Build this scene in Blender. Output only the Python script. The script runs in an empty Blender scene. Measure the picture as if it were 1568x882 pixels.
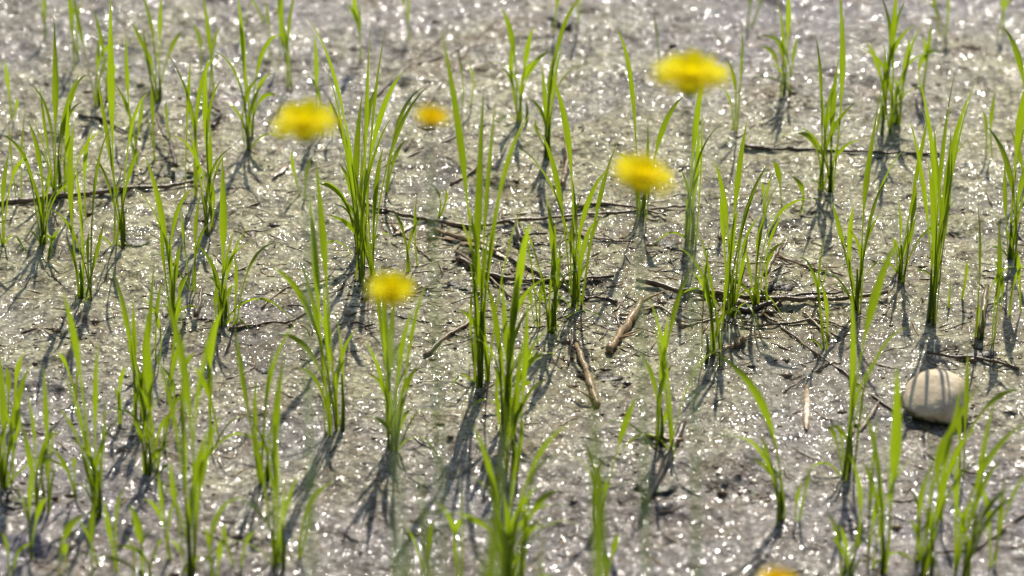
import bpy, math, random
import numpy as np
from mathutils import Vector, Matrix, noise
random.seed(11); rng=np.random.RandomState(3)
S=bpy.context.scene
S.view_settings.view_transform='Standard'; S.view_settings.look='None'; S.view_settings.exposure=0
# ---------------------------------------------------------------- camera
H=1.6; P=math.radians(28); HF=math.radians(15); TH=math.tan(HF/2)
cam=bpy.data.cameras.new('camera'); co=bpy.data.objects.new('camera',cam); S.collection.objects.link(co)
co.location=(0,0,H); co.rotation_euler=(math.pi/2-P,0,0); cam.angle=HF; cam.clip_end=500; cam.clip_start=0.05
cam.dof.use_dof=True; cam.dof.focus_distance=3.38; cam.dof.aperture_fstop=5.0
S.camera=co
FW=Vector((0,math.cos(P),-math.sin(P))); UP=Vector((0,math.sin(P),math.cos(P)))
def ray(u,v):
    return FW+Vector((1,0,0))*((u-784)/784*TH)+UP*((441-v)/784*TH)
def gp(u,v):            # site survey: ground position
    d=ray(u,v); t=-H/d.z; return Vector((d.x*t,d.y*t,0)),t
def atY(u,v,y):
    d=ray(u,v); t=y/d.y; return Vector((d.x*t,y,H+d.z*t))
# ---------------------------------------------------------------- light
el=math.radians(46); az=math.radians(8)
w=bpy.data.worlds.new('World'); S.world=w; w.use_nodes=True
nt=w.node_tree; sk=nt.nodes.new('ShaderNodeTexSky'); sk.sky_type='NISHITA'; sk.sun_disc=False
sk.sun_elevation=el; sk.sun_rotation=az
nt.links.new(sk.outputs[0],nt.nodes['Background'].inputs[0]); nt.nodes['Background'].inputs[1].default_value=0.11
sd=Vector((math.sin(az)*math.cos(el),math.cos(az)*math.cos(el),math.sin(el)))
sl=bpy.data.lights.new('sun','SUN'); sl.energy=5.0; sl.angle=math.radians(0.53); sl.color=(1,0.94,0.83)
so=bpy.data.objects.new('sun',sl); S.collection.objects.link(so); so.rotation_euler=(-sd).to_track_quat('-Z','Y').to_euler(); so.location=(0,5,5)
# ---------------------------------------------------------------- node helpers
class N:
    def __init__(s,name):
        s.m=bpy.data.materials.new(name); s.m.use_nodes=True; s.t=s.m.node_tree
        s.b=s.t.nodes['Principled BSDF']; s.out=s.t.nodes['Material Output']
    def n(s,typ,**k):
        x=s.t.nodes.new(typ)
        for a,b in k.items():
            if a=='inp':
                for i,v in b.items():
                    if isinstance(v,bpy.types.NodeSocket): s.t.links.new(v,x.inputs[i])
                    else: x.inputs[i].default_value=v
            else: setattr(x,a,b)
        return x
    def l(s,a,b): s.t.links.new(a,b)
    def noise(s,vec,scale,detail=3,rough=0.55,dist=0):
        return s.n('ShaderNodeTexNoise',inp={'Vector':vec,'Scale':scale,'Detail':detail,'Roughness':rough,'Distortion':dist}).outputs[0]
    def math(s,op,a,b=0.0,c=0.0,clamp=False):
        return s.n('ShaderNodeMath',operation=op,use_clamp=clamp,inp={0:a,1:b,2:c}).outputs[0]
    def mr(s,v,a,b,c=0.0,d=1.0):
        return s.n('ShaderNodeMapRange',interpolation_type='SMOOTHSTEP',inp={0:v,1:a,2:b,3:c,4:d}).outputs[0]
    def mix(s,f,a,b,bt='MIX'):
        x=s.t.nodes.new('ShaderNodeMix'); x.data_type='RGBA'; x.blend_type=bt
        for i,v in ((0,f),(6,a),(7,b)):
            if isinstance(v,bpy.types.NodeSocket): s.t.links.new(v,x.inputs[i])
            else: x.inputs[i].default_value=v if i==0 else (*v,1)
        return x.outputs[2]
# ---------------------------------------------------------------- ground material
g=N('wet_algae_mud')
vec=g.n('ShaderNodeTexCoord').outputs['Object']
sep=g.n('ShaderNodeSeparateXYZ',inp={0:vec})
geo=g.n('ShaderNodeAttribute',attribute_name='relief').outputs['Fac']
big=g.noise(vec,2.6,3,0.6,0.6); med=g.noise(vec,14,3,0.6,0.5); fin=g.noise(vec,75,3,0.65); fin2=g.noise(vec,240,2,0.7)
band=g.math('SUBTRACT',1.0,g.math('MULTIPLY',g.math('ABSOLUTE',g.math('SUBTRACT',sep.outputs[1],3.15)),1.9),0,True)
film=g.mr(g.math('ADD',g.math('MULTIPLY',band,0.34),g.math('ADD',g.math('MULTIPLY',big,0.6),g.math('MULTIPLY',med,0.35))),0.46,0.72)
colA=g.mix(g.mr(fin,0.38,0.62),(0.115,0.09,0.075),(0.31,0.27,0.24))
colA=g.mix(g.mr(med,0.42,0.62),colA,(0.215,0.185,0.195))
colB=g.mix(g.mr(fin,0.36,0.64),(0.22,0.19,0.08),(0.43,0.40,0.225))
col=g.mix(film,colA,colB)
dk=g.mr(g.noise(vec,26,4,0.72,0.8),0.54,0.64)
col=g.mix(g.math('MULTIPLY',dk,0.8),col,(0.055,0.040,0.025))
dk3=g.mr(g.noise(vec,7,5,0.7,1.2),0.56,0.66)
col=g.mix(g.math('MULTIPLY',dk3,0.5),col,(0.085,0.065,0.045))
rust=g.mr(g.noise(vec,9,4,0.7,1.0),0.52,0.66)
col=g.mix(g.math('MULTIPLY',rust,0.5),col,(0.19,0.125,0.055))
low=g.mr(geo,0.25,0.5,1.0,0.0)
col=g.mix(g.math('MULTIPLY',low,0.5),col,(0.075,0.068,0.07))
V1=g.n('ShaderNodeTexVoronoi',feature='F1',inp={'Vector':vec,'Scale':210.0,'Randomness':1.0}); v1=V1.outputs['Distance']
d1=g.math('SQRT',g.math('SUBTRACT',1.0,g.math('MULTIPLY',v1,v1),0,True))
rc=g.n('ShaderNodeSeparateColor',inp={0:V1.outputs['Color']}).outputs[0]
glint=g.math('MULTIPLY',g.mr(v1,0.15,0.42,1,0),g.mr(rc,0.40,0.85))  # bubble highlights painted into the base colour as pale dots in random cells
col=g.mix(g.math('MULTIPLY',glint,g.mr(film,0,1,0.30,0.75)),col,(0.66,0.62,0.47))
rim=g.mr(v1,0.42,0.72)
col=g.mix(g.math('MULTIPLY',rim,0.55),col,(0.075,0.062,0.038))
h=g.math('ADD',g.math('MULTIPLY',d1,0.8),g.math('MULTIPLY',fin,2.4))
h=g.math('ADD',h,g.math('MULTIPLY',fin2,0.6))
bmp=g.n('ShaderNodeBump',inp={'Strength':1.0,'Distance':0.0015,'Height':h}).outputs[0]
rip=g.math('ADD',g.math('MULTIPLY',g.noise(vec,85,2,0.55,0.4),1.0),g.math('MULTIPLY',g.math('MULTIPLY',d1,rc),g.mr(film,0,1,.06,.14)))
wb=g.n('ShaderNodeBump',inp={'Strength':1.0,'Distance':0.0066,'Height':rip}).outputs[0]
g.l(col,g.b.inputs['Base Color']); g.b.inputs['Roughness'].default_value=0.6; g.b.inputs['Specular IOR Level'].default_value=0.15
patch=g.mr(g.noise(vec,11,3,0.6,0.7),0.40,0.60,0.55,1.0)
g.l(bmp,g.b.inputs['Normal']); g.l(g.math('MULTIPLY',patch,g.mr(film,0,1,1.0,.8)),g.b.inputs['Coat Weight']); g.b.inputs['Coat IOR'].default_value=1.40
g.b.inputs['Coat Roughness'].default_value=0.08; g.l(wb,g.b.inputs['Coat Normal'])
# ---------------------------------------------------------------- ground mesh
LT={}
def vnoise(X,Y,seed,R=256):
    if seed not in LT: LT[seed]=np.random.RandomState(seed).rand(R,R)
    L=LT[seed]
    xi=np.floor(X).astype(int); yi=np.floor(Y).astype(int); fx=X-xi; fy=Y-yi
    fx=fx*fx*(3-2*fx); fy=fy*fy*(3-2*fy)
    a=L[xi%R,yi%R]; b=L[(xi+1)%R,yi%R]; c=L[xi%R,(yi+1)%R]; d=L[(xi+1)%R,(yi+1)%R]
    return (a*(1-fx)+b*fx)*(1-fy)+(c*(1-fx)+d*fx)*fy
def rot(X,Y,a): return X*math.cos(a)-Y*math.sin(a), X*math.sin(a)+Y*math.cos(a)
def relief(X,Y):
    h=np.zeros_like(X); 
    for f,a,s in ((7,.0042,1),(19,.0042,2),(43,.0042,3),(85,.0034,4),(150,.0022,5)):
        x,y=rot(X,Y,0.4+s*0.7)
        wx=x+0.25/f*vnoise(x*f*1.3,y*f*1.3,s+20); n=vnoise(wx*f,y*f,s)
        h+=a*(n-0.5)
    m=vnoise(X*11+3,Y*14,40)*vnoise(X*37,Y*41,41)
    h+=0.020*np.clip(m-0.50,0,1)
    return h
def bank(Y):
    t=np.clip((2.36-Y)/0.5,0,1); return 0.24*t*t*(3-2*t)
def outs(a,s0,n,lim):
    r=[];x=a;s=s0
    while abs(x-a)<lim: s*=1.25; x+=s; r.append(x)
    return r
xs=np.arange(-0.72,0.72,0.0028); ys=np.arange(2.40,3.86,0.0032)
xs=np.array(sorted(outs(-0.72,-0.006,0,80))+list(xs)+outs(xs[-1],0.006,0,80))
ys=np.array(sorted(outs(2.40,-0.006,0,60))+list(ys)+outs(ys[-1],0.006,0,250))
X,Y=np.meshgrid(xs,ys); R=relief(X,Y); Z=R+bank(Y)
nx,ny=len(xs),len(ys)
me=bpy.data.meshes.new('mud_ground')
V=np.stack([X,Y,Z],-1).reshape(-1,3)
i=np.arange(nx*ny).reshape(ny,nx); F=np.stack([i[:-1,:-1],i[:-1,1:],i[1:,1:],i[1:,:-1]],-1).reshape(-1,4)
me.vertices.add(len(V)); me.vertices.foreach_set('co',V.ravel().astype('f'))
me.loops.add(F.size); me.loops.foreach_set('vertex_index',F.ravel().astype('i'))
me.polygons.add(len(F)); me.polygons.foreach_set('loop_start',np.arange(0,F.size,4,dtype='i'))
me.polygons.foreach_set('use_smooth',np.ones(len(F),bool))
me.update(calc_edges=True); me.validate()
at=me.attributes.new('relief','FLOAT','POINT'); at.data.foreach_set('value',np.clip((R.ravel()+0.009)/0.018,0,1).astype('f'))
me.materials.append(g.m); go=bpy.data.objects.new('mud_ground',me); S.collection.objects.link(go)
def gz(x,y):
    a=np.array([[float(x)]]);b=np.array([[float(y)]]); return float((relief(a,b)+bank(b))[0,0])
# ---------------------------------------------------------------- mesh accumulator
class M:
    def __init__(s): s.v=[];s.f=[];s.c=[]
    def done(s,name,mat,smooth=True,parent=None):
        me=bpy.data.meshes.new(name); me.from_pydata(s.v,[],s.f); me.update()
        ca=me.color_attributes.new('tint','FLOAT_COLOR','POINT')
        ca.data.foreach_set('color',np.array([(a,b,0,1) for a,b in s.c],'f').ravel())
        if smooth: me.polygons.foreach_set('use_smooth',[True]*len(me.polygons))
        me.materials.append(mat); o=bpy.data.objects.new(name,me); S.collection.objects.link(o)
        if parent: o.parent=parent
        return o
def tube(m,pts,rad,k=6,tint=0.5,rough=0.0,squash=1.0):
    n=len(pts); b0=len(m.v)
    for j,p in enumerate(pts):
        t=(pts[min(j+1,n-1)]-pts[max(j-1,0)]).normalized()
        ref=Vector((0,0,1)) if abs(t.z)<0.8 else Vector((0,1,0))
        a=t.cross(ref).normalized(); b=a.cross(t)
        for q in range(k):
            an=2*math.pi*q/k; r=rad[j]*(1+rough*(random.random()-.5)*2)
            m.v.append(tuple(p+a*math.cos(an)*r+b*math.sin(an)*r*squash)); m.c.append((tint,j/(n-1)))
    for j in range(n-1):
        for q in range(k):
            a=b0+j*k+q; b=b0+j*k+(q+1)%k; m.f.append((a,b,b+k,a+k))
    m.f.append(tuple(b0+q for q in range(k))[::-1]); m.f.append(tuple(b0+(n-1)*k+q for q in range(k)))
def blade(m,P0,P1,P2,w,tint,twist=0.5,face=None,n=16,culm=0.36,cw=.0017):
    b0=len(m.v); face=random.uniform(-0.9,0.9) if face is None else face
    for j in range(n):
        t=j/(n-1); p=P0*(1-t)**2+P1*2*t*(1-t)+P2*t*t
        tg=((P1-P0)*(1-t)+(P2-P1)*t).normalized()
        an=face+twist*(t-0.3)
        s=Vector((math.cos(an),math.sin(an),0)); s=(s-tg*s.dot(tg)).normalized(); nn=s.cross(tg)
        if t<culm: wd=cw
        else:
            q=(t-culm)/(1-culm); sh=min(1,q/0.34); sh=sh*sh*(3-2*sh)
            tp=1-max(0,(q-0.25)/0.75)**1.6
            wd=(cw+(w-cw)*sh)*tp
        wd=max(wd,0.0003); fold=0.6 if t<culm else 0.32
        m.v+= [tuple(p-s*wd/2),tuple(p+nn*wd*fold*0.6),tuple(p+s*wd/2)]
        m.c+= [(tint,t),(tint,t),(tint,t)]
    for j in range(n-1):
        a=b0+j*3; m.f+=[(a,a+1,a+4,a+3),(a+1,a+2,a+5,a+4)]
# ---------------------------------------------------------------- leaf material
def leafmat(name,dark,pale,trans,mixf=.45):
    L=N(name); c=L.n('ShaderNodeAttribute',attribute_name='tint'); sp=L.n('ShaderNodeSeparateColor',inp={0:c.outputs['Color']})
    vec=L.n('ShaderNodeTexCoord').outputs['Object']
    nz=L.noise(vec,90,2); 
    f=L.math('ADD',L.math('MULTIPLY',sp.outputs[0],0.8),L.math('MULTIPLY',nz,0.4),0,True)
    base=L.mix(f,dark,pale); tr=L.mix(f,tuple(x*0.5 for x in trans),trans)  # tint and noise vary the green between a dark and a paler tone
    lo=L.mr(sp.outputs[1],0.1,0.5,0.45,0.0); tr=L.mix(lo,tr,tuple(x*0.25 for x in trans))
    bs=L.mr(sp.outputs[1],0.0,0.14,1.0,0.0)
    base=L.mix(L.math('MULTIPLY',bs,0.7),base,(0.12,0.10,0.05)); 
    ys_=L.math('MULTIPLY',L.mr(sp.outputs[1],0.84,1.0),L.mr(sp.outputs[0],0.6,0.9))
    base=L.mix(L.math('MULTIPLY',ys_,0.8),base,(0.32,0.24,0.06))
    L.l(base,L.b.inputs['Base Color']); L.b.inputs['Roughness'].default_value=0.28
    t=L.n('ShaderNodeBsdfTranslucent',inp={0:tr}); ms=L.n('ShaderNodeMixShader',inp={0:mixf,1:L.b.outputs[0],2:t.outputs[0]})
    L.l(ms.outputs[0],L.out.inputs[0]); return L.m
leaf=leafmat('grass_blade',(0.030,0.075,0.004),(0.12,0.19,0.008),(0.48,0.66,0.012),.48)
# ---------------------------------------------------------------- seedlings
PL=[
(92,298,[(95,15,13),(75,130,7),(120,150,7),(60,135,5),(150,120,5)]),
(190,378,[(196,12,11),(165,120,6),(240,150,5),(150,240,5),(200,240,6)]),
(152,160,[(150,20,6),(118,-10,7),(190,70,6),(163,40,7)]),
(125,455,[(135,195,10),(80,320,7),(165,340,6),(190,200,6),(105,370,6)]),
(65,375,[(40,220,7),(58,190,8),(88,250,6),(10,210,5)]),(5,370,[(20,235,7),(-5,200,8),(60,245,6)]),
(22,192,[(15,95,6),(28,150,5)]),(115,100,[(110,-30,7),(137,-10,6),(125,10,6)]),(60,60,[(50,-20,6),(72,-10,6)]),
(245,155,[(212,-20,8),(256,0,6),(225,50,6),(285,50,6)]),(250,240,[(238,130,6),(260,160,5),(225,175,5)]),
(315,355,[(330,100,8),(290,180,6),(355,240,6),(350,130,6),(270,210,5)]),
(345,490,[(350,240,13),(325,385,7),(372,340,7),(300,370,6),(392,370,5)]),
(265,500,[(238,245,9),(282,370,7),(210,285,7),(310,290,7),(255,350,7),(290,420,6)]),
(380,225,[(378,15,8),(425,115,9),(442,60,7),(372,0,6),(400,120,7)]),(388,40,[(380,-40,6),(398,-30,6)]),
(440,135,[(440,-10,8),(458,-15,7),(426,15,7)]),(545,92,[(540,-30,8),(532,10,6),(552,10,5)]),
(322,135,[(315,-10,7),(298,40,6),(342,45,6)]),(487,200,[(485,55,7),(468,115,6)]),
(556,420,[(480,42,11),(575,60,9),(655,140,8),(500,100,8),(622,118,9),(560,150,10),(590,230,8),(520,225,7),(500,330,6)]),
(548,385,[(505,150,10),(600,55,7),(585,130,9),(520,250,8),(465,290,7),(445,285,6),(535,190,8)]),
(598,282,[(652,138,8),(625,215,6)]),(630,405,[(642,290,6),(600,320,5),(650,330,4)]),
(525,655,[(494,245,15),(423,408,10),(462,395,8),(555,500,6),(488,300,12),(540,545,6),(500,430,9)]),
(505,645,[(395,515,8),(448,565,6)]),
(600,680,[(662,430,8),(570,372,7),(640,465,8),(648,560,7),(552,640,6),(590,400,9),(612,440,10),(560,520,7),(625,515,8)]),
(737,600,[(742,140,12),(680,62,13),(830,172,10),(760,165,8),(690,310,7),(700,472,8),(780,240,8),(755,330,9),(720,400,8)]),
(775,640,[(868,422,11),(812,345,12),(742,425,9),(692,520,7),(848,540,8),(825,590,7),(800,372,12),(770,430,11),(835,460,10),(757,500,9),(790,440,13),(850,500,8),(780,520,11)]),
(785,720,[(808,450,12),(762,560,10),(800,520,10),(815,600,8),(770,600,9)]),
(880,465,[(842,125,12),(948,212,12),(790,230,12),(930,262,8),(822,205,8),(912,340,7),(870,250,10),(890,300,9)]),
(845,512,[(850,340,9),(820,400,7),(868,390,7),(835,300,8)]),(820,500,[(800,340,7),(836,425,6),(812,440,6)]),
(806,185,[(768,20,9),(788,60,7),(825,95,7),(818,45,8)]),(835,242,[(850,80,8),(905,-5,7),(828,100,8),(865,60,7),(800,150,6)]),
(900,410,[(922,330,5),(885,350,5)]),
(985,330,[(938,55,8),(1045,148,9),(990,190,8),(965,240,6),(1010,270,5)]),
(1060,370,[(1075,95,9),(1105,190,7),(1040,260,7),(1065,200,8)]),(1118,205,[(1130,45,7),(1095,130,5),(1108,90,6)]),
(1120,470,[(1135,190,9),(1085,250,8),(1160,330,8),(1170,255,7),(1098,300,7),(1125,320,9)]),
(1082,550,[(1085,350,8),(1112,380,7),(1058,340,6),(1095,440,6)]),(1157,465,[(1165,330,8),(1252,308,8),(1190,275,7),(1213,370,6),(1140,380,6)]),
(1200,150,[(1200,-15,8),(1184,5,7),(1160,75,7),(1218,60,7)]),
(1270,292,[(1238,58,9),(1276,-15,9),(1305,160,7),(1188,212,8),(1250,110,8),(1276,95,9),(1320,215,5)]),
(1222,322,[(1180,250,10),(1207,268,8)]),
(1310,475,[(1331,178,14),(1300,315,9),(1347,325,9),(1268,308,7),(1355,270,8),(1285,370,7)]),
(1277,528,[(1213,395,6),(1252,430,6),(1262,350,5)]),
(1350,205,[(1335,-10,8),(1360,-10,8),(1318,70,7),(1392,45,7),(1380,5,7),(1345,70,7)]),
(1372,190,[(1442,90,7),(1385,60,8),(1410,40,6),(1350,110,6)]),
(1422,490,[(1436,115,12),(1378,190,8),(1482,108,9),(1465,150,9),(1442,200,11),(1385,128,8),(1410,250,9),(1455,300,8)]),
(1430,440,[(1400,170,8),(1420,200,9),(1470,220,7)]),
(1378,425,[(1392,280,9),(1412,180,8),(1365,300,7),(1400,330,7)]),(1440,55,[(1402,5,6),(1442,-30,7),(1425,-20,6)]),
(1502,525,[(1488,310,8),(1548,410,7),(1520,330,8),(1512,400,7)]),(1462,470,[(1476,398,5),(1452,425,5)]),
(1545,395,[(1498,195,9),(1562,105,12),(1575,235,8),(1530,250,8),(1550,280,9)]),(1515,235,[(1520,140,6),(1500,170,5)]),
(1585,260,[(1525,45,10),(1556,60,13),(1590,80,9)]),(1540,60,[(1530,-30,6),(1555,-20,6)]),
(1300,725,[(1355,368,14),(1290,435,9),(1275,640,6),(1332,545,9),(1262,650,6),(1305,540,10)]),
(1194,800,[(1080,535,13),(1130,608,8),(1085,672,6),(1160,660,6)]),
(1012,680,[(1060,400,12),(975,535,7),(1030,555,8),(985,450,8),(1020,480,10)]),
(1350,880,[(1355,555,19),(1396,690,9),(1308,610,8),(1335,700,9)]),
(1475,890,[(1512,600,11),(1458,690,8),(1570,640,9),(1525,700,9),(1480,760,10),(1550,740,9)]),
(1425,885,[(1482,590,12),(1400,640,11),(1440,690,11),(1412,750,12),(1385,790,9),(1460,560,8)]),
(1480,720,[(1475,535,9),(1575,600,8),(1455,600,8)]),(1228,800,[(1240,705,7),(1226,735,6)]),
(917,800,[(972,605,11),(888,668,7),(930,690,8),(950,740,6)]),(1292,885,[(1258,780,7),(1322,795,7),(1290,690,8),(1270,820,8)]),
(935,895,[(946,815,10),(925,840,7)]),
(780,905,[(722,645,9),(745,715,10),(805,635,9),(862,745,12),(898,640,9),(680,800,9),(830,735,11),(770,745,10),(640,785,7),(882,775,8),(810,790,12),(740,790,10)]),
(800,915,[(800,770,12),(850,790,11),(760,800,11),(825,700,9),(890,800,8)]),
(700,900,[(700,700,7),(730,780,9),(660,760,7)]),
(434,872,[(445,535,18),(388,640,7),(412,650,7),(430,620,8)]),(455,845,[(516,735,8),(480,770,5)]),
(410,740,[(370,500,10),(395,630,7),(422,655,8),(462,490,7),(400,580,8)]),
(217,640,[(180,405,8),(212,455,8),(237,480,7),(245,395,6),(200,520,7)]),
(153,782,[(113,445,13),(98,565,9),(168,600,8),(188,635,8),(128,680,8),(90,620,6),(160,520,9)]),
(230,730,[(235,478,13),(208,640,8),(262,600,8),(270,690,7),(245,560,9)]),
(290,885,[(265,435,14),(352,465,11),(332,645,10),(290,565,11),(352,630,9),(305,500,11),(238,720,8),(270,700,9),(310,720,9)]),
(67,782,[(55,590,8),(38,650,8),(80,555,8),(112,660,8),(100,640,7)]),(5,745,[(10,535,13),(55,555,11),(35,600,9),(-20,500,9),(48,650,8),(-10,600,9)]),
(95,895,[(137,785,13),(108,830,10)]),(215,895,[(205,765,13),(242,810,9),(188,815,9),(160,840,6)]),(30,900,[(5,812,9),(60,830,7)]),
(335,890,[(382,755,9),(342,820,9),(310,800,8)]),(375,490,[(385,350,6),(442,372,7),(362,390,5)]),(180,650,[(178,590,7),(200,560,6)]),
(90,400,[(75,360,5),(95,350,5)]),(700,170,[(690,60,5),(712,90,5)]),(1010,120,[(1000,20,5)]),(620,60,[(612,-30,6),(630,-20,5)]),
(870,50,[(860,-30,6),(882,-30,6)]),(1155,40,[(1150,-30,6),(1165,-20,5)]),(505,215,[(495,150,5),(515,160,5)]),
(255,700,[(220,590,6),(285,620,6),(300,600,7)]),(95,770,[(80,680,6),(120,700,6)]),(370,870,[(350,800,6),(395,810,6)]),
(130,330,[(115,160,8),(150,200,6),(185,195,6)]),(35,300,[(45,170,6),(20,190,6)]),(290,300,[(300,100,6),(270,90,6),(345,90,7)]),
(205,250,[(200,60,8),(180,130,6),(222,150,6)]),(420,90,[(430,-20,7),(405,-10,6)]),(180,870,[(165,760,8),(200,740,7)]),
(20,640,[(15,560,8),(45,540,9)]),(265,640,[(285,520,8),(310,540,9),(250,560,7)]),(1410,150,[(1420,40,7),(1405,60,6),(1440,80,7)]),
(1560,330,[(1568,150,8),(1540,200,7)]),(1330,860,[(1310,700,8),(1345,740,8)]),(1520,880,[(1530,720,9),(1490,740,8),(1568,720,9)]),
(330,690,[(352,470,10),(300,560,8),(320,520,9)]),(470,300,[(450,230,5),(480,240,5)]),(110,620,[(140,560,6),(95,540,6)]),
(1250,470,[(1262,400,5),(1240,420,5)]),(665,330,[(680,290,5),(655,280,5)]),(1180,330,[(1185,260,5),(1165,280,5)]),
(45,860,[(30,740,9),(80,760,9),(60,700,8)]),(140,880,[(150,760,9),(120,790,8)]),(260,860,[(250,720,9),(225,760,8),(290,740,8)]),
(240,560,[(255,430,8),(215,450,7),(285,455,7)]),(300,450,[(315,300,7),(285,320,6),(330,340,6)]),(1455,800,[(1440,660,9),(1490,650,8)]),
(1400,860,[(1380,730,9),(1420,700,9)]),(640,880,[(620,800,7),(665,790,7)]),(1555,480,[(1548,380,6),(1568,400,6)]),
]
gm=M()
for (bu,bv,tips) in PL:
    B,t=gp(bu,bv); sc=t*TH/784
    ex=[]
    if len(tips)>3:
        for q in range(random.randint(2,5)):
            a=random.choice(tips); k=random.uniform(.35,.85)
            sp_=random.choice((30,40,85))
            ex.append((bu+(a[0]-bu)*k+random.uniform(-sp_,sp_),bv+(a[1]-bv)*k,random.uniform(3.5,7)))
    offs=[Vector((random.gauss(0,.005),random.gauss(0,.007),0)) for q in range(3)]
    for (tu,tv,wp) in tips+ex:
        hh=(bv-tv)*sc/math.cos(P); dx=(tu-bu)*sc
        dy=random.uniform(-0.16,0.16)*hh
        b=B+random.choice(offs)+Vector((random.gauss(0,.001),random.gauss(0,.001),0)); b.z=gz(b.x,b.y)-0.004
        T=Vector((B.x+dx,B.y+dy,hh-dy*math.tan(P)))
        lean=abs(dx)/max(hh,.01)
        c=b.lerp(T,0.5); c.x=b.x+(T.x-b.x)*random.uniform(0.0,0.30)+random.gauss(0,.006); c.y=b.y+(T.y-b.y)*0.2
        c.z=b.z+(T.z-b.z)*(random.uniform(0.55,0.75)+min(0.7,0.8*lean))
        blade(gm,b,c,T,wp*sc*0.98+0.0005,random.random(),random.uniform(-1.7,1.7),culm=random.uniform(.26,.46),cw=random.uniform(.0013,.0022))
        if random.random()<0.2 and hh>0.08:
            a=random.uniform(0,6.28); L=random.uniform(.02,.07)
            blade(gm,b,b+Vector((math.cos(a)*L*.5,math.sin(a)*L*.5,L*.9)),b+Vector((math.cos(a)*L,math.sin(a)*L,L*.2)),.0024,1.0)
    if len(tips)>3:
        b=B.copy(); b.z=gz(b.x,b.y)-.003; L=(bv-min(q[1] for q in tips))*sc*0.25
        tube(gm,[b,b+Vector((.001,0,L*.5)),b+Vector((.0,.002,L))],[.0018,.0016,.0007],5,0.2)
def inview(x,y):
    return 2.42<y<3.85 and abs(x)<y*1.13*TH*1.08
for k in range(420):
    x=random.uniform(-2.6,2.6); y=random.uniform(2.5,6.5)
    if inview(x,y): continue
    b=Vector((x,y,gz(x,y)-.004))
    for q in range(random.randint(3,6)):
        a=random.uniform(0,6.28); hh=random.uniform(.07,.17); L=hh*random.uniform(.08,.4)
        T=b+Vector((math.cos(a)*L,math.sin(a)*L,hh)); c=b+Vector((math.cos(a)*L*.3,math.sin(a)*L*.3,hh*.65))
        blade(gm,b,c,T,random.uniform(.0035,.007),random.random(),random.uniform(-1,1),n=9)
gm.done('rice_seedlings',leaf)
# ---------------------------------------------------------------- bank grass
bm=M()
for k in range(900):
    x=random.uniform(-1.5,1.5); y=random.uniform(1.2,1.98); b=Vector((x,y,gz(x,y)-.004))
    a=random.uniform(0,6.28); hh=random.uniform(.05,.13); L=hh*random.uniform(.1,.6)
    blade(bm,b,b+Vector((math.cos(a)*L*.3,math.sin(a)*L*.3,hh*.65)),b+Vector((math.cos(a)*L,math.sin(a)*L,hh)),.004,random.random(),n=8)
for (u,v,y) in ((625,760,2.02),(600,800,2.0),(780,620,2.05),(905,560,2.1),(930,640,2.1),(760,780,2.05),(700,800,2.02),(800,780,2.02),(1130,850,2.0),(730,810,2.1),(830,800,2.15),(770,800,2.1),(750,790,2.2),(790,790,2.15),(640,690,2.05)):
    T=atY(u,v,y); bx=T.x+random.uniform(-.02,.02); b=Vector((bx,y-.12,gz(bx,y-.12)-.004))
    c=Vector((bx,y-.1,T.z*.75)); blade(bm,b,c,T,.0075,.9)
bm.done('bank_grass',leaf)
# ---------------------------------------------------------------- debris
d=N('dead_stem'); c=d.n('ShaderNodeAttribute',attribute_name='tint'); sp=d.n('ShaderNodeSeparateColor',inp={0:c.outputs['Color']})
vv=d.n('ShaderNodeTexCoord').outputs['Object']; nz=d.noise(vv,160,4,0.7)
cc=d.mix(sp.outputs[0],(0.045,0.028,0.016),(0.38,0.25,0.115)); cc=d.mix(d.mr(nz,0.48,0.70),cc,(0.045,0.03,0.018))
d.l(cc,d.b.inputs['Base Color']); d.b.inputs['Roughness'].default_value=0.3
d.l(d.n('ShaderNodeBump',inp={'Strength':.8,'Distance':.0012,'Height':nz}).outputs[0],d.b.inputs['Normal'])
def lay(pts,w0,w1,n=None,lift=.002,wob=.0012):
    P_=[gp(*p)[0] for p in pts]; out=[]; rad=[]
    n=n or 7*(len(P_)-1)+1
    for j in range(n):
        s=j/(n-1)*(len(P_)-1); i0=min(int(s),len(P_)-2); f=s-i0; p=P_[i0].lerp(P_[i0+1],f)
        p.x+=random.gauss(0,wob*.4); p.y+=random.gauss(0,wob); p.z=gz(p.x,p.y)+lift
        out.append(p); rad.append((w0+(w1-w0)*j/(n-1))*random.uniform(.75,1.15))
    for r in range(3):
        for j in range(1,n-1): out[j].z=(out[j-1].z+out[j].z*1+out[j+1].z)/3
    return out,rad
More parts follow.
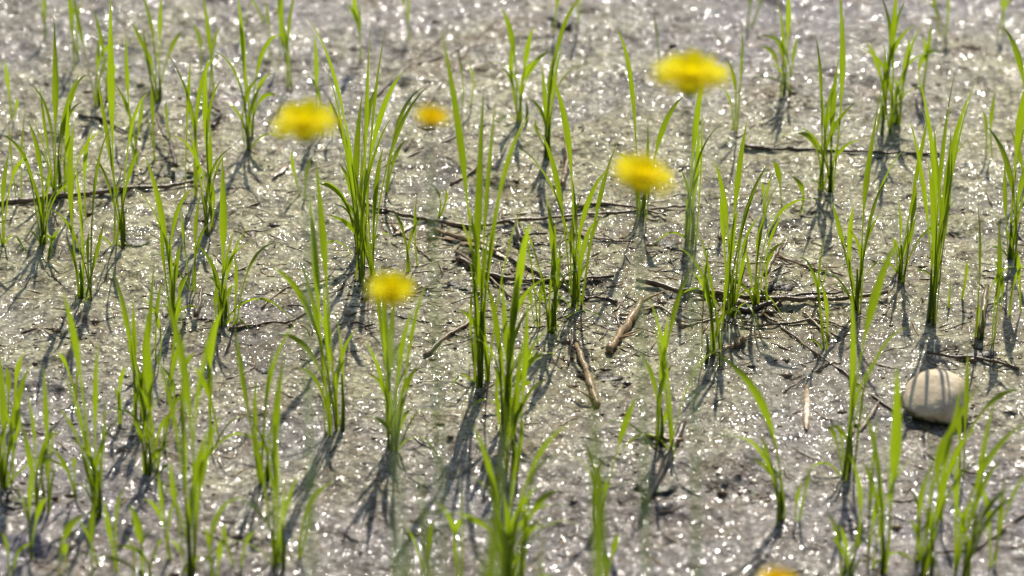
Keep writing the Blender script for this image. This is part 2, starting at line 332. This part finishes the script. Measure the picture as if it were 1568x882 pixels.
tw=[
([(-20,318),(60,308),(130,300),(220,292),(300,282)],.0032,.0018,.35,.003),
([(120,180),(160,190),(215,215)],.0018,.001,.2,.002),
([(555,318),(640,335),(710,348),(800,340),(900,333),(1000,325),(1060,318)],.0021,.0012,.4,.003),
([(700,405),(745,428),(800,437),(870,436),(940,428)],.0032,.0014,.25,.003),
([(780,400),(830,425),(900,455),(945,462)],.002,.0013,.3,.002),
([(975,437),(1040,448),(1110,458),(1180,466),(1260,468),(1360,458)],.0029,.0018,.35,.005),
([(1110,470),(1150,478),(1200,462),(1290,455)],.0030,.001,.15,.003),
([(1135,228),(1210,232),(1300,236),(1440,240)],.0020,.0014,.25,.002),
([(982,462),(957,505),(932,545)],.0032,.0038,1,.004),
([(885,535),(900,580),(915,625)],.0026,.0032,.95,.003),
([(1090,542),(1115,532),(1140,520)],.0022,.0026,.98,.003),
([(665,352),(720,378),(760,395)],.0026,.0018,.98,.003),
([(650,548),(685,520),(722,498)],.0020,.0018,.6,.002),
([(1170,480),(1240,530),(1330,600),(1420,660)],.0014,.0009,.45,.001),
([(1048,650),(1020,710),(985,785)],.0030,.0035,.12,.001),
([(990,675),(1045,680)],.0022,.0016,.6,.004),
([(1160,500),(1250,490),(1300,505)],.0013,.001,.4,.002),
([(640,100),(700,80),(760,35)],.0016,.0012,.3,.0),([(620,230),(660,150),(730,60)],.0014,.0011,.35,.0),
([(560,160),(640,90),(690,40)],.0016,.0012,.3,.0),([(600,250),(700,210),(790,170)],.0012,.0009,.4,.0),
([(690,280),(730,262)],.002,.0015,.6,.001),([(1420,545),(1500,552),(1560,570)],.0018,.0014,.3,.002),
([(1500,525),(1510,460)],.0032,.0024,.5,.01),([(300,500),(310,460)],.0024,.0012,.3,.01),
([(270,270),(262,240),(240,205)],.0024,.0010,.15,.012),([(325,200),(340,180),(300,160)],.0018,.0012,.1,.004),
([(1410,860),(1500,840),(1580,780)],.0012,.0010,.4,.001),([(880,500),(870,560)],.0015,.001,.4,.001),
([(1170,455),(1190,420),(1200,400)],.0024,.0012,.45,.02),([(800,385),(790,355),(775,350)],.0034,.0014,.1,.01),
([(1100,380),(1110,345),(1105,320)],.0018,.001,.45,.01),([(350,500),(450,490),(470,480)],.0012,.0008,.4,.001),
([(860,300),(870,260),(865,225)],.0024,.0016,.8,.01),
([(700,390),(760,440),(800,470)],.0016,.0012,.5,.002),([(880,320),(960,318),(1020,335)],.0018,.0012,.5,.003),
([(1190,395),(1240,420),(1290,425)],.0012,.0009,.7,.002),([(1040,500),(1100,490),(1150,505)],.0012,.0008,.7,.001),
([(840,350),(900,370),(960,375)],.0013,.0009,.7,.002),([(600,345),(640,380),(660,400)],.0013,.0009,.6,.001),
([(1200,600),(1260,560),(1290,555)],.0009,.0007,.5,.001),([(400,470),(440,440),(500,430)],.0010,.0007,.6,.001),
([(950,480),(1010,470),(1060,500)],.0014,.0010,.85,.002),([(1230,480),(1270,515)],.0014,.0010,.9,.002),
]
twm=M()
for pts,a,b,ti,lift in tw:
    p,r=lay(pts,a,b,lift=lift); tube(twm,p,r,7,ti,0.2)
    for q in range(random.randint(0,3)):
        j=random.randint(1,len(p)-2); an=random.uniform(0,6.28); L=random.uniform(.008,.03)
        e=p[j]+Vector((math.cos(an)*L,math.sin(an)*L*.8,random.uniform(0,.008)))
        tube(twm,[p[j],p[j].lerp(e,.5)+Vector((0,0,.001)),e],[r[j]*.4,r[j]*.35,r[j]*.2],5,ti,0.1)
twm.done('dead_twigs',d.m)
db=M()
def rnd_ground():
    u=random.uniform(-60,1630); v=random.uniform(-20,900); return gp(u,v)[0]
for k in range(1400):
    if k<950: p=rnd_ground()
    else: p=gp(random.gauss(930,260),random.gauss(425,60))[0]
    a=random.gauss(0,.8)+(math.pi/2 if random.random()<.2 else 0); L=random.uniform(.006,.03); w_=random.uniform(.0004,.0013)
    q=[p+Vector((math.cos(a),math.sin(a),0))*L*s for s in(-.5,-.15,.2,.5)]
    for x in q: x.x+=random.gauss(0,.0008); x.y+=random.gauss(0,.0010); x.z=gz(x.x,x.y)+w_*.2
    tube(db,q,[w_*.6,w_,w_*.9,w_*.4],4,random.random()*.85,0.2,0.6)
clus=[gp(*c)[0] for c in ((740,425),(820,440),(1150,470),(1180,455),(790,372),(905,575),(1000,760),(1440,640),(1500,545),(270,262),(15,760),(700,350),(560,440),(1150,745),(110,515),(1020,372),(380,830),(300,500),(890,540),(1220,155))]
for k in range(2200):
    if k<1100: p=rnd_ground()
    else:
        c0=random.choice(clus); p=c0+Vector((random.gauss(0,.017),random.gauss(0,.014),0))
    r=random.uniform(.0005,.0017) if random.random()<.95 else random.uniform(.002,.004)
    z=gz(p.x,p.y); b0=len(db.v); ti=random.random()**1.3*.7; st_=random.uniform(.8,2.2)
    for vx in ((1,0,0),(0,1,0),(-1,0,0),(0,-1,0),(.1,.1,.8),(0,0,-.8)):
        f=random.uniform(.5,1.4); db.v.append((p.x+vx[0]*r*f*st_,p.y+vx[1]*r*f,z+r*.2+vx[2]*r*f)); db.c.append((ti,0))
    for f in ((0,1,4),(1,2,4),(2,3,4),(3,0,4),(1,0,5),(2,1,5),(3,2,5),(0,3,5)): db.f.append(tuple(b0+i for i in f))
for (u,v,ln,an,w_,ti) in ((1235,628,.075,1.5,.0030,.8),(1000,672,.03,.1,.003,.5),(720,375,.05,-.4,.004,.8),(430,265,.03,1.1,.003,.5),(1330,640,.06,1.2,.002,.3),(740,390,.05,-.6,.0035,1),(850,432,.04,.3,.003,.8),(1090,455,.04,.2,.003,.9),(620,350,.03,.8,.003,.7)):
    p=gp(u,v)[0]; b0=len(db.v)
    for j in range(8):
        s=j/7-.5; x=p.x+math.cos(an)*ln*s; y=p.y+math.sin(an)*ln*s; z=gz(x,y)+.002
        wd=w_*(1-abs(s*2)**3*.7); nx_,ny_=-math.sin(an)*wd,math.cos(an)*wd
        db.v+=[(x-nx_,y-ny_,z),(x,y,z+.001),(x+nx_,y+ny_,z)]; db.c+=[(ti,s)]*3
    for j in range(7):
        a=b0+j*3; db.f+=[(a,a+1,a+4,a+3),(a+1,a+2,a+5,a+4)]
db.done('plant_debris',d.m)
# ---------------------------------------------------------------- mud clods
cl=N('dark_mud_clod'); vv=cl.n('ShaderNodeTexCoord').outputs['Object']; n1=cl.noise(vv,120,4,.7); n3=cl.noise(vv,40,3,.6)
cc=cl.mix(cl.mr(n1,.4,.6),(0.025,0.02,0.014),(0.085,0.065,0.038)); cc=cl.mix(cl.mr(n3,.52,.66),cc,(0.09,0.11,0.02)); cl.l(cc,cl.b.inputs['Base Color'])
cl.b.inputs['Roughness'].default_value=.4; cl.l(cl.n('ShaderNodeBump',inp={'Strength':1.,'Distance':.002,'Height':n1}).outputs[0],cl.b.inputs['Normal'])
cm=M()
for (u,v,r) in ((270,268,.010),(795,378,.011),(930,578,.010),(1392,612,.010),(1415,650,.011),(15,765,.012),(1150,475,.013),(1195,445,.009),(1005,750,.013),(720,345,.009),(1500,545,.010),(100,518,.008),(1480,640,.009),(205,372,.011),(1020,375,.009),(870,455,.011),(745,430,.010),(1150,750,.009),(860,40,.011),(400,560,.006),(700,440,.008),(600,405,.007)):
    c0=gp(u,v)[0]
    for rep in range(4):
        b0=len(cm.v); nu,nv=12,6; sx=random.uniform(1.1,2.0); o=Vector((random.random()*9,0,0)); rr_=r*(.85,.6,.45,.35)[rep]
        cx=c0.x+(random.gauss(0,r*1.1) if rep else 0); cy=c0.y+(random.gauss(0,r) if rep else 0); zz=gz(cx,cy)
        for a in range(nv):
            for q in range(nu):
                th=2*math.pi*q/nu; ph=a/(nv-1)*math.pi/2; dr=Vector((math.cos(th)*math.cos(ph),math.sin(th)*math.cos(ph),math.sin(ph)))
                k=rr_*(1+.6*noise.noise(dr*1.8+o)+.6*noise.noise(dr*5+o))
                cm.v.append((cx+dr.x*k*sx,cy+dr.y*k,zz-.002+dr.z*k*.42)); cm.c.append((.5,.5))
        for a in range(nv-1):
            for q in range(nu): cm.f.append((b0+a*nu+q,b0+a*nu+(q+1)%nu,b0+(a+1)*nu+(q+1)%nu,b0+(a+1)*nu+q))
cm.done('mud_clods',cl.m)
# ---------------------------------------------------------------- stone
s=N('river_stone'); vv=s.n('ShaderNodeTexCoord').outputs['Object']; sz=s.n('ShaderNodeSeparateXYZ',inp={0:vv})
n1=s.noise(vv,60,5,.65); n2=s.noise(vv,350,3,.7)
cc=s.mix(s.mr(n1,.35,.65),(0.80,0.64,0.42),(0.60,0.48,0.31)); cc=s.mix(s.mr(n2,.62,.72),cc,(0.26,0.19,0.12))
hz=s.math('ADD',s.math('ADD',sz.outputs[2],s.math('MULTIPLY',sz.outputs[0],.45)),s.math('MULTIPLY',n1,.022))
wet=s.mr(hz,.001,.008,1,0); cc=s.mix(wet,cc,s.mix(s.mr(n2,.4,.6),(0.045,0.05,0.018),(0.11,0.12,0.03)))
s.l(cc,s.b.inputs['Base Color']); s.l(s.mr(wet,0,1,.6,.3),s.b.inputs['Roughness'])
s.l(s.n('ShaderNodeBump',inp={'Strength':.6,'Distance':.0015,'Height':s.math('ADD',n1,s.math('MULTIPLY',n2,.4))}).outputs[0],s.b.inputs['Normal'])
bpy.ops.mesh.primitive_ico_sphere_add(subdivisions=5,radius=1); st=bpy.context.object; st.name='stone'; st.data.name='stone'
for v in st.data.vertices:
    q=v.co.copy(); r=1+0.12*noise.noise(q*1.3+Vector((3,1,2)))+0.03*noise.noise(q*4)
    x,y,z=q*r; x*=.026*(1+0.12*z); y*=.028; z=.020*z*(1+.25*x/.027)+.012*(y/.030)*.5*max(z,0)
    v.co=(x,y,z)
for p in st.data.polygons: p.use_smooth=True
B=gp(1432,628)[0]; st.location=(B.x,B.y,.010); st.rotation_euler=(0.05,-.22,.1); st.data.materials.append(s.m)
# ---------------------------------------------------------------- flowers
pt=N('yellow_petal'); c=pt.n('ShaderNodeAttribute',attribute_name='tint'); sp=pt.n('ShaderNodeSeparateColor',inp={0:c.outputs['Color']})
cc=pt.mix(sp.outputs[0],(0.97,0.92,0.006),(0.93,0.62,0.005)); pt.l(cc,pt.b.inputs['Base Color']); pt.b.inputs['Roughness'].default_value=.7
pt.b.inputs['Specular IOR Level'].default_value=.2
t=pt.n('ShaderNodeBsdfTranslucent',inp={0:cc}); ms=pt.n('ShaderNodeMixShader',inp={0:.5,1:pt.b.outputs[0],2:t.outputs[0]}); pt.l(ms.outputs[0],pt.out.inputs[0])
inv=leafmat('flower_stem_green',(0.16,0.24,0.05),(0.24,0.34,0.08),(0.50,0.65,0.12),.5)
def flower(u,v,y,R_,open_,tilt,bx,by,orange=0):
    C=atY(u,v,y); e=bpy.data.objects.new('dandelion',None); S.collection.objects.link(e)
    e.location=(C.x,C.y,C.z); Q=Matrix.Rotation(tilt[0],3,'X')@Matrix.Rotation(tilt[1],3,'Y')
    m=M()
    for layer,(cnt,L,up) in enumerate(((22,1.0,.10),(22,.95,.32),(16,.85,.6),(12,.62,.9),(7,.42,1.2))):
        for k in range(cnt):
            a=2*math.pi*(k+random.random()*.6)/cnt; ln=R_*L*random.uniform(.85,1.08); u_=up*(1-open_)*1.2+up*open_+ (1-open_)*.6
            dr=Vector((math.cos(a)*math.cos(u_),math.sin(a)*math.cos(u_),math.sin(u_))); sd_=Vector((-math.sin(a),math.cos(a),0))
            wd=R_*.10; b0=len(m.v); ti=random.random()*.3+orange*.6
            for j in range(5):
                f=j/4; p=dr*ln*f+Vector((0,0,-.12*ln*f*f)); ww=wd*(.5+.6*f if j<4 else .55)
                for q in (-1,1): m.v.append(tuple(Q@(p+sd_*ww*q*.9))); m.c.append((ti,f))
            for j in range(4): a0=b0+j*2; m.f.append((a0,a0+1,a0+3,a0+2))
    m.done('petals',pt.m,parent=e)
    m=M(); ax=Q@Vector((0,0,1))
    tube(m,[ax*(-R_*.45),ax*(-R_*.38),ax*(-R_*.2),ax*(.0*R_),ax*(R_*.06)],[R_*.08,R_*.20,R_*.24,R_*.22,R_*.1],12,.4)
    for k in range(14):
        a=2*math.pi*k/14; o=Q@Vector((math.cos(a),math.sin(a),0))*R_
        blade(m,ax*(-R_*.4)+o*.15,ax*(-R_*.2)+o*.34,ax*(R_*.03)+o*.27,R_*.12,.5,0,a+math.pi/2,5,0)
    m.done('involucre',inv,parent=e)
    m=M(); z0=gz(bx,by)-.004; b=Vector((bx,by,z0))-C; top=ax*(-R_*.4); c=Vector((top.x*.4+b.x*.6,b.y*.55,b.z*.30)); pp=[];rr=[]
    for j in range(18):
        f=j/17; pp.append(top*(1-f)**2+c*2*f*(1-f)+b*f*f); rr.append(.0012+.0002*f)
    tube(m,pp,rr,8,.6); m.done('stem',inv,parent=e)
    m=M()
    for k in range(7):
        a=2*math.pi*k/7+random.random(); L=random.uniform(.06,.1); o=Vector((math.cos(a),math.sin(a),0))
        blade(m,b,b+o*L*.5+Vector((0,0,.04)),b+o*L+Vector((0,0,.005)),.014,random.random(),.2,a+math.pi/2,9,.1)
    m.done('rosette_leaves',leaf,parent=e)
flower(467,195,2.22,.0235,.70,(.15,-.05),-.10,1.55)
flower(660,186,2.20,.0130,.40,(.2,.15),-.03,1.58,.5)
flower(1056,122,2.26,.0270,.75,(.08,.05),.10,1.58)
flower(982,275,2.24,.0230,.75,(.10,.2),.075,1.60,.1)
flower(600,450,2.10,.0175,.55,(.3,.0),-.05,1.52)
flower(1190,896,1.98,.0140,.6,(.1,.1),.12,1.50,1)
